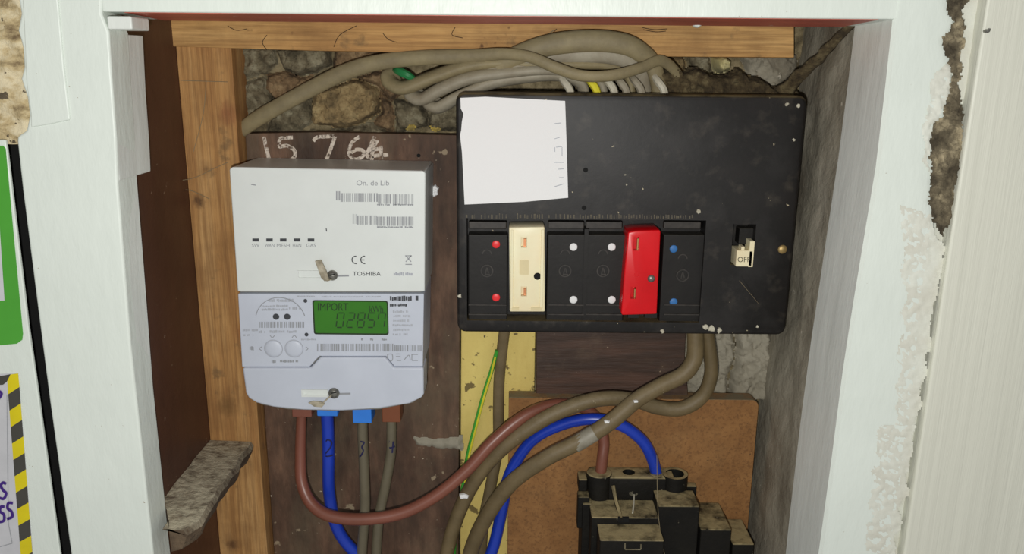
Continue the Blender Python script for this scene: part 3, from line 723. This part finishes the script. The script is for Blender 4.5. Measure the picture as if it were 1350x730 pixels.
# ridge that frames the case front
bm = bmesh.new()
pts = rrect(x0+.004, x1-.004, z0+.004, z1-.004, .005)
bays = [(617, 668.5, 'r'), (670.5, 720, 'cream'), (722, 770.5, 'w'), (772, 821, 'w'), (822, 872.5, 'red'), (875, 924.5, 'b')]
fs = E0+.0035
for bx0, bx1, kd in bays:
    if kd in 'rwb':
        t_ = obj('blank_fuse_cover', wbox((bx0, 309), (bx1, 429), fs, E0+.0158), black2, fb, bevel=.0008)
        obj('top_ledge', wbox((bx0+.5, 292), (bx1-.5, 302), E0+.0012, E0+.006), pale_black, t_, bevel=.0008)
        obj('moulded_rib', wbox((bx0+.5, 401), (bx1-.5, 403.5), fs-.0010, fs+.002), pale_black, t_, bevel=.0003)
        obj('moulded_rib', wbox((bx0+.5, 413.5), (bx1-.5, 416), fs-.0010, fs+.002), pale_black, t_, bevel=.0003)
        cx = {'r': 654, 'w': bx1-14.5, 'b': 888}[kd]; mm = {'r': dot_r, 'w': dot_w, 'b': dot_b}[kd]
        for cy in ((322, 392) if kd == 'r' else (325.5, 395) if kd == 'w' else (328, 398)):
            obj('colour_dot', dome(cx, cy, 5.2, fs, .0006), mm, t_, smooth=True)
        ex = {'r': 642, 'w': bx0+23, 'b': 900}[kd]; ey = 357 if kd != 'b' else 363
        obj('moulded_ring', ring(ex, ey, 8.5, 1.6, fs-.0005, fs+.001), pale_black, t_)
        obj('moulded_mark', ribbon([[(ex-2, ey+4), (ex, ey-4), (ex+2, ey+3)], [(ex-3, ey+4.5), (ex+4, ey+4.5)]], 1.6, fs-.0004), pale_black, t_)
        obj('moulded_ring', ring(ex, ey-22, 6.5, 1.4, fs-.0004, fs+.001, 16, 0, 180), pale_black, t_)
        obj('bottom_lip', wbox((bx0+10, 424), (bx1-10, 429), fs-.0012, fs+.002), black2, t_, bevel=.0004)
    else:
        m = cream if kd == 'cream' else redpl
        if kd == 'cream':
            out = [(671, 300), (718, 299), (718.5, 411), (672, 411)]; fd = .5475
            holes = [(687, 314, 694.5, 328), (687, 379.5, 694.5, 392.5)]
            lip = [(676, 406), (684, 406), (686, 411), (698, 411), (700, 406), (714, 406), (714, 409), (676, 409)]
            scr = (708.5, 364, 5)
        else:
            out = [(828, 306), (838, 304), (870, 303), (871, 306), (866, 414), (820, 415.5), (819, 412), (823, 360)]; fd = .5465
            holes = [(837, 313.5, 843, 332), (833, 380, 839, 396)]
            scr = (858.5, 367, 5.2)
        carrier = boolean(pprism(out, fd, E0+.0155), [wbox((h[0], h[1]), (h[2], h[3]), fd-.004, fd+.006) for h in holes], bevel=.0010)
        c_ = obj('fuse_carrier', carrier, m, fb, smooth=True, angle=35)
        tag(c_, 'cream fuse carrier' if kd == 'cream' else 'red fuse carrier')
        for h in holes:
            obj('contact', wbox((h[0]+3.4, h[1]+1), (h[2]-.6, h[3]-1), fd+.003, fd+.0058), mat('copper_contact', A(176, 120, 84, .6), rough=.4, metal=.5) if kd == 'cream' else brass, c_)
        if kd == 'cream':
            obj('label_pad', rbox((685, 343), (697, 362), fd-.0003, fd+.001, .0005), creamd, c_)
            obj('edge_rail', wbox((674, 303), (676, 407), fd-.0008, fd+.001), cream, c_, bevel=.0003)
            obj('edge_rail', wbox((713.5, 303), (715.5, 407), fd-.0008, fd+.001), cream, c_, bevel=.0003)
            obj('fixing_screw', dome(*scr[:2], scr[2], fd+.0002, .0012), hole, c_, smooth=True)
            obj('foot_notch', wbox((675, 405), (684, 409), fd-.0010, fd+.001), creamd, c_); obj('foot_notch', wbox((700, 405), (714, 409), fd-.0010, fd+.001), creamd, c_)
        else:
            s_ = obj('fixing_screw', dome(*scr[:2], scr[2], fd+.0002, .0018), steel, c_, smooth=True)
            obj('grip_recess', ring(840, 362, 4, 1.2, fd-.0004, fd+.001), redpl, c_)
            obj('foot', wbox((828, 413), (842, 419), fd+.002, fd+.006), black2, c_); obj('foot', wbox((850, 412), (866, 419), fd+.003, fd+.007), black2, c_)
# divider between the bays
obj('divider', wbox((770.8, 302), (771.9, 429), fs-.0008, E0+.015), black2, fb)
# embossed row of worn letters
rng = random.Random(5)
obj('embossed_lettering', quads(marks(614, 281, 626, 288, rng, 1.0, 1.4, 2.8)+marks(634, 281, 760, 288.5, rng, 2.2, 1.0, 2.6)+marks(764, 282, 914, 288.5, rng, 1.4, 1.0, 2.4), E0-.0003),
    mat('worn_lettering', A(78, 72, 58, .6), A(56, 52, 46, .6), scale=300, rough=.7), fb)
# switch
sw = obj('switch_toggle', wbox((971.5, 330), (991.5, 351.5), E0-.004, E0+.012), cream, fb, bevel=.0006)
obj('switch_prong', wbox((989, 318), (992.5, 352), E0-.004, E0+.008), cream, sw, bevel=.0003)
obj('switch_prong', wbox((977.5, 325), (981.5, 331), E0-.0036, E0+.004), cream, sw, bevel=.0003)
obj('switch_word', text_bm('OFF', 972.5, 338.5, 989, 345.5, E0-.0043), mat('switch_print', A(70, 66, 50, .6)), sw)
obj('switch_rocker', wbox((975, 301), (995, 322), E0+.006, E0+.016), black2, fb, bevel=.0006)
obj('cover_screw', dome(1031.5, 328.5, 6.2, E0+.0002, .0016), brass, fb, smooth=True)
for cx, cy in ((772, 224), (770, 274)): obj('screw_hole', disc(cx, cy, 3.2, E0-.0002, E0+.001, 12), hole, fb)
rng = random.Random(21)
for cx, cy, rr in ((921, 278, 3.6), (1037, 137, 3), (1052, 139, 3.4), (1046, 184, 2.2), (938, 433, 5), (948, 435, 4), (930, 430, 4), (606, 390, 3.4), (873, 436, 3), (998, 430, 2), (824, 230, 1.6), (826, 243, 1.4)):
    pg = [(cx+rr*math.cos(a)*rng.uniform(.6, 1.2), cy+rr*math.sin(a)*rng.uniform(.6, 1.2)) for a in [2*math.pi*i/7 for i in range(7)]]
    obj('plaster_splash', lump(pg, E0-.0008, E0+.0006, .0002, cx), whtc, fb)
# paper stuck on the cover
pp = [(607, 129), (640, 127.5), (745, 133), (747, 190), (749, 260.5), (690, 266), (612.5, 269.5), (609, 200), (606.5, 178), (608, 172), (609, 160), (611, 150), (607.5, 143)]
pg = obj('paper_sheet', prism(PP(pp, E0-.0009), E0-.0004), paper)
tag(pg, 'blank white paper sheet stuck on the black fuse box cover', 'paper')
obj('faint_marks', ribbon([[(731, 163), (740, 162)], [(731, 183), (738, 181)], [(731.5, 194), (731.5, 200)], [(733, 194), (741, 193)], [(741, 194), (741, 206)], [(731, 214), (743, 214)], [(736, 223), (743, 222.5)], [(737, 234), (744, 234)], [(731, 246), (744, 242)]], .9, E0-.0011), pr_l, pg)

# ------------------------------------------------------------------ service fuse (cut-out) at the bottom
co = thing('service_fuse', 'black dust-covered service fuse block with brown and blue cables plugged in', 'fuse block', P(840, 760, .59))
def blk(name, xa_, xb_, y, d0, d1, parent=co, bev=.0012, zl=None):
    a = P(xa_, y, d0); b = P(xb_, y, d0)
    zl = ZLOW+.08 if zl is None else zl
    return obj(name, box(a.x, b.x, d0, d1, zl, (a.z+b.z)/2), cutm, parent, bevel=bev, seg=2)
za = P(830, 628, .580).z
a = P(778, 629, .580); b = P(890, 629, .580)
hc = box(a.x, b.x, .580, .5978, P(830, 652, .58).z-.012, a.z)
def vcyl(px, py, d, r, z0, z1, n=20, bm=None):
    bm = bm or bmesh.new(); c = P(px, py, d)
    A_ = [bm.verts.new((c.x+r*math.cos(2*math.pi*i/n), d+r*math.sin(2*math.pi*i/n), z0)) for i in range(n)]
    B_ = [bm.verts.new((c.x+r*math.cos(2*math.pi*i/n), d+r*math.sin(2*math.pi*i/n), z1)) for i in range(n)]
    bm.faces.new(A_[::-1]); bm.faces.new(B_)
    for i in range(n): bm.faces.new((A_[i], A_[(i+1) % n], B_[(i+1) % n], B_[i]))
    return bm
z_top = a.z
hc = boolean(hc, [vcyl(829, 620, .589, .0048, z_top-.02, z_top+.02)], bevel=.0015)
obj('terminal_housing', hc, cutm, co, smooth=True, angle=35)
obj('cable_gland', vcyl(790, 622, .586, .0098, z_top-.020, z_top+.0018, 24), cutm, co, bevel=.0012)
tb = boolean(vcyl(890, 622, .5855, .0098, z_top-.020, z_top+.0012, 24), [vcyl(890, 622, .5855, .0070, z_top-.012, z_top+.02, 24)])
obj('neutral_tube', tb, cutm, co, smooth=True, angle=35)
obj('cable_gland', vcyl(867, 622, .588, .0075, z_top-.020, z_top+.0008, 20), cutm, co, bevel=.001)
f1 = blk('fuse_cover', 780, 869, 682, .553, .5795)
blk('fuse_carrier', 791, 876, 712, .531, .5535)
blk('neutral_cover', 868, 923, 667, .556, .5805)
blk('neutral_block', 924, 965, 698, .556, .5965)
blk('end_block', 966, 995, 717, .560, .5965)
blk('side_rib', 768, 781, 664, .570, .596)
obj('side_clip', wbox((763, 632), (774, 648), .580, .594), cutm, co, bevel=.001)
obj('side_clip', wbox((762, 655), (776, 697), .572, .582), cutm, co, bevel=.001)
obj('base', box(P(772, 640, .59).x, P(915, 700, .59).x, .5905, .5979, ZLOW+.07, P(830, 640, .5905).z), cutm, co, bevel=.001)
# moulded tongue and its screw seal
obj('seal_tongue', tube(cable_path([(808, 640, .577, .0018), (812, 660, .570, .0016), (817, 676, .560, .0015), (819, 684, .552, .0014)], 4), 8), cutm, co, smooth=True)
obj('sealing_wire', tube(cable_path([(836, 652, .5765, .0006), (835.5, 664, .566, .0006), (834, 676, .556, .0006)], 4), 8), whtc, co, smooth=True)
obj('seal_hole', wbox((815, 682), (829, 688), .5522, .554), hole, co)
obj('finger_notch', tube(cable_path([(876, 662, .5772, .0012), (882, 657, .576, .0014), (890, 660, .574, .0012), (894, 667, .571, .0008)], 5), 8), hole, co, smooth=True)
obj('moulded_frame', ribbon([[(824, 716), (824, 724)], [(824, 724), (845, 724)], [(845, 724), (845, 717)]], 1.6, .5307), st_gry, co)

# ------------------------------------------------------------------ cables
GRP = {'meter_tail': 'tails under the meter', 'supply_tail': 'thick tails below the fuse box', 'flat_cable': 'flat grey wiring cables'}
def cable(name, pts, m, label, per=8, n=14, flat=None):
    o = obj(name, tube(cable_path(pts, per), n, flat=flat), m, smooth=True, angle=60)
    return tag(o, label, 'cable', GRP[name])
R1 = .0046
bc = cable('meter_tail', [(398, 538, .579, .0036), (397, 560, .579, .0038), (396, 600, .576, .0041), (398, 636, .571, .0044), (411, 664, .565, .0046), (436, 680, .560, .0046), (480, 684, .558, .0046), (530, 676, .559, .0046),
      (575, 653, .562, .0046), (615, 620, .567, .0047), (650, 582, .573, .0048), (690, 549, .581, .0048), (728, 534, .589, .0046), (765, 536, .5935, .0044), (788, 552, .5935, .0042), (796, 580, .591, .0042), (794, 604, .588, .0043), (791, 632, .586, .0043)],
      brn_c, 'brown cable sweeping from the meter across to the service fuse')
bl_ = cable('meter_tail', [(430, 538, .579, .0046), (432, 560, .579, .0046), (433, 600, .579, .0046), (434, 650, .580, .0046), (444, 695, .582, .0046), (468, 728, .583, .0046), (520, 775, .584, .0046), (580, 790, .585, .0046), (628, 765, .585, .0046), (649, 725, .585, .0046),
      (662, 670, .587, .0046), (672, 625, .589, .0046), (700, 582, .5895, .0044), (740, 560, .587, .0044), (782, 552, .583, .0044), (818, 560, .582, .0045), (846, 580, .585, .0045), (860, 605, .588, .0045), (867, 632, .588, .0044)],
      blu_c, 'blue cable looping down from the meter and up to the service fuse')
obj('handwritten_number', ribbon([[(428, 584), (432, 579), (437, 582), (436, 589), (428, 600), (439, 600)]], 1.8, .575, cyl=(433, .0046, .579)), ink, bl_)
g3 = cable('meter_tail', [(478, 545, .579, .0038), (478, 570, .579, .0039), (480, 620, .579, .0039), (481, 670, .5795, .004), (477, 730, .582, .004), (476, 800, .585, .004), (476, 900, .586, .004)], sheath_g, 'grey cable from the blue boot under the meter marked 3')
obj('handwritten_number', ribbon([[(474, 582), (480, 583), (477, 589), (479, 594), (476, 600), (473, 603)]], 2., .575, cyl=(478.5, .0039, .579)), ink, g3)
g4 = cable('meter_tail', [(516, 545, .579, .0037), (516, 575, .579, .0037), (515, 600, .579, .0038), (508, 640, .580, .0039), (500, 680, .5815, .0039), (496, 730, .584, .0039), (494, 800, .586, .0039), (494, 900, .587, .0039)], sheath_g, 'grey cable from the brown boot under the meter marked 4')
obj('handwritten_number', ribbon([[(512.5, 581), (511.5, 590), (520.5, 589)], [(518.5, 582), (517, 597)]], 2.0, .575, cyl=(516, .0037, .579)), ink, g4)
ga = cable('supply_tail', [(575, 900, .588, .0056), (580, 800, .587, .0056), (589, 730, .585, .0056), (603, 680, .583, .0056), (625, 635, .580, .0056), (655, 598, .577, .0056), (695, 566, .577, .0057), (740, 541, .579, .0058), (790, 526, .581, .0058), (835, 527, .584, .0056),
      (868, 537, .586, .0056), (900, 538, .586, .0056), (926, 522, .586, .0054), (937, 495, .585, .0052), (936, 465, .584, .005), (930, 425, .583, .005)], sheath_d, 'thick brown grey cable looping lowest below the fuse box')
gb = cable('supply_tail', [(604, 900, .582, .006), (608, 800, .581, .006), (620, 730, .578, .006), (642, 680, .572, .006), (675, 636, .566, .006), (720, 604, .562, .006), (765, 581, .562, .006), (805, 556, .564, .006), (838, 528, .567, .006), (872, 508, .571, .006),
      (900, 494, .573, .006), (914, 476, .575, .0062), (917, 455, .576, .0062), (915, 420, .577, .0062)], sheath_d, 'thick brown grey cable with a bare grey patch crossing in front')
pb = [(s[0], s[1], s[2], s[3]) for s in cable_path([(758, 585.5, .5622, .00625), (771, 578, .5622, .00635), (784, 570, .5627, .00625)], 4)]
obj('worn_patch', tube(pb, 14), mat('bare_grey_patch', A(124, 120, 108, .62), A(104, 98, 84, .62), scale=90, rough=.5), gb, smooth=True)
cable('flat_cable', [(666, 428, .600, .0043), (662, 460, .604, .0043), (658, 500, .606, .0044), (657, 540, .606, .0044), (656, 590, .604, .0044), (645, 650, .600, .0046), (636, 700, .598, .0046), (632, 800, .596, .0046), (630, 900, .596, .0046)], sheath_d,
      'flat grey cable hanging down over the yellow timber strip', flat=.6)
ew = tag(obj('earth_wire', tube(cable_path([(655, 462, .602, .0015), (648, 488, .605, .0017), (638, 520, .608, .0018), (627, 560, .6085, .0018), (617, 600, .6085, .0018), (611, 640, .606, .0018), (600, 700, .602, .0018), (596, 800, .6, .0018)], 6), 8), grn, smooth=True), 'thin green and yellow earth wire over the yellow strip', 'wire')
obj('yellow_stripe', tube(cable_path([(653, 470, .6015, .0007), (647, 494, .6045, .0009), (638.5, 522, .6065, .0009), (628.5, 560, .607, .0009), (619, 598, .607, .0009), (613, 636, .6045, .0009)], 6), 6), ylw, ew, smooth=True)

# cables over the fuse box
R = .0046
cable('flat_cable', [(318, 172, .606, .005), (340, 156, .603, .0056), (375, 136, .600, .0056), (412, 116, .598, .0056), (455, 95, .594, .0056), (500, 82, .590, .0054), (560, 76, .585, .0052), (620, 74, .580, .0046), (662, 71, .575, .0040), (698, 75, .570, .0038), (732, 89, .566, .0038), (768, 100, .566, .0038), (809, 99, .568, .0038), (846, 89, .574, .0038), (872, 80, .582, .0038), (895, 100, .590, .0036), (905, 130, .592, .0036)],
      sheath, 'long flat grey cable arching left above the meter', flat=.62)
cable('flat_cable', [(655, 88, .582, 0.0065), (690, 70, .578, 0.0068), (732, 58, .576, 0.0073), (782, 54, .575, 0.0073), (822, 58, .576, 0.0070), (846, 70, .579, 0.0065), (862, 88, .584, 0.0060), (872, 128, .588, 0.0057)], sheath, 'grey cable forming the topmost arch of the bundle', flat=.6)
cable('flat_cable', [(640, 100, .584, 0.0065), (680, 84, .581, 0.0065), (722, 74, .580, 0.0068), (768, 70, .579, 0.0068), (806, 72, .580, 0.0065), (834, 82, .582, 0.0060), (846, 98, .586, 0.0057), (850, 128, .590, 0.0055)], sheath_l, 'pale grey cable second from the top of the bundle', flat=.6)
cable('flat_cable', [(520, 98, .600, 0.0065), (514, 104, .596, 0.0072), (519, 112, .592, 0.0075), (536, 115, .589, 0.0078), (575, 100, .587, 0.0078), (620, 86, .585, 0.0075), (665, 82, .584, 0.0070), (712, 84, .583, 0.0065), (760, 84, .583, 0.0065), (800, 86, .585, 0.0060), (826, 98, .588, 0.0057), (832, 128, .590, 0.0055)], sheath, 'grey cable with a green core showing at its turned left end', flat=.6)
cable('flat_cable', [(548, 118, .600, 0.0065), (545, 126, .594, 0.0070), (558, 130, .590, 0.0075), (580, 118, .587, 0.0078), (618, 103, .584, 0.0075), (665, 96, .582, 0.0070), (712, 92, .581, 0.0065), (760, 96, .583, 0.0060), (790, 108, .586, 0.0057), (796, 130, .588, 0.0055)], sheath_l, 'pale grey cable in the middle of the bundle turning back at left', flat=.6)
cable('flat_cable', [(574, 130, .602, 0.0065), (568, 138, .596, 0.0070), (580, 141, .592, 0.0073), (604, 128, .588, 0.0070), (645, 111, .585, 0.0065), (690, 103, .584, 0.0062), (735, 100, .584, 0.0060), (765, 110, .587, 0.0057), (770, 130, .589, 0.0055)], sheath_l, 'pale grey cable lowest in the bundle just over the paper', flat=.6)
tag(obj('insulated_core', tube(cable_path([(520, 92, .596, .0016), (526, 94, .589, .0028), (537, 99, .586, .0028), (546, 104, .588, .0018)], 5), 8), grnd, smooth=True), 'short green insulated core at the left turn of the bundle', 'wire')
for i, (x, m, lb) in enumerate(((748, whtc, 'white insulated core dropping in beside the yellow one'), (783, ylw, 'yellow and green core entering the fuse box top'), (806, whtc, 'white core in the row entering the box, left of two grey ones'), (822, sheath_l, 'grey core entering the fuse box right of the white core'), (842, sheath_l, 'grey core entering the fuse box beside the dust'), (872, whtc, 'white core entering the box next to the dust clot'))):
    tag(obj('insulated_core', tube(cable_path([(x-10, 100, .584, .0022), (x-4, 108, .578, .0026), (x+3, 118, .576, .0026), (x+6, 134, .578, .0026)], 5), 8), m, smooth=True), lb, 'wire', 'cores entering the fuse box top')

# ------------------------------------------------------------------ dust and cobwebs
bm = crag([(836, 78), (852, 82), (872, 92), (890, 84), (898, 96), (912, 88), (930, 98), (952, 100), (970, 92), (984, 102), (1000, 104), (1016, 116), (1034, 112), (1048, 118), (1048, 134), (850, 134), (846, 104)], .586, .604, 4.4, 1.8, .005, .06)
tag(obj('dust_clot', bm, dustm, smooth=True, angle=180), 'clotted brown dust and cobweb lying behind the fuse box top', 'dust', kind='stuff')
bm = tube(cable_path([(1128, 26, .530, .0022), (1104, 52, .545, .0030), (1080, 76, .560, .0036), (1056, 98, .575, .0046), (1032, 124, .588, .0060)], 8), 10, flat=.35, lump=.7)
tag(obj('cobweb_rope', bm, dustm, smooth=True, angle=180), 'dark dusty cobweb rope from the lintel corner to the fuse box', 'cobweb')
bm = bmesh.new()
for pts in ([(200, 240, .56, .0002), (250, 236, .588, .0002), (282, 222, .59, .0002), (300, 214, .59, .0002)], [(225, 262, .57, .0002), (246, 250, .588, .0002), (276, 262, .59, .0002)],
            [(255, 200, .59, .0002), (268, 150, .59, .0002), (272, 106, .59, .0002)], [(238, 106, .59, .0002), (300, 108, .59, .0002)], [(700, 62, .575, .0003), (716, 50, .586, .0003), (730, 40, .587, .0003)],
            [(975, 370, .5, .00015), (1000, 400, .55, .00015)], [(866, 600, .56, .0002), (868, 680, .55, .0002), (878, 740, .54, .0002)]):
    tube(cable_path(pts, 4), 5, bm)
tag(obj('cobweb_strands', bm, web, smooth=True), 'fine loose cobweb strands across the stud and cupboard', 'cobweb', kind='stuff')
tag(obj('paint_drip', lump([(908, 24), (926, 24), (925, 34), (919, 38), (912, 36)], .512, .5185, .0006, 6), wht, sub=1, smooth=True, angle=180), 'white paint drip hanging from the red lintel edge', 'paint')
obj('cement_smear', crag([(545, 574), (572, 578), (608, 574), (609, 592), (580, 590), (548, 586)], DB-.0022, DB+.0005, 9.1, 1.6, .0012), cement, board, smooth=True, angle=60)
for o_, cx, cy, dd, rr in ((ga, 612, 653, .5755, 5), (gb, 800, 555, .5582, 3), (gb, 838, 528, .5612, 2.4)):
    obj('paint_fleck', lump([(cx-rr*1.3, cy-rr*.5), (cx, cy-rr*.7), (cx+rr*1.3, cy-rr*.3), (cx+rr, cy+rr*.5), (cx-rr, cy+rr*.6)], dd-.0012, dd+.0012, .0002, cx), paper, o_)
yel_dull = mat('dull_yellow_paint', A(150, 130, 62, .6), A(112, 98, 58, .6), scale=200, rough=.9)
for cx, cy in ((541, 168), (574, 169)):
    obj('yellow_paint_fleck', crag([(cx-7, cy-3), (cx+4, cy-3), (cx+7, cy), (cx+4, cy+3), (cx-5, cy+3)], .6145, .617, cx, 1.2, .0012), yel_dull, wall_back, smooth=True, angle=60)
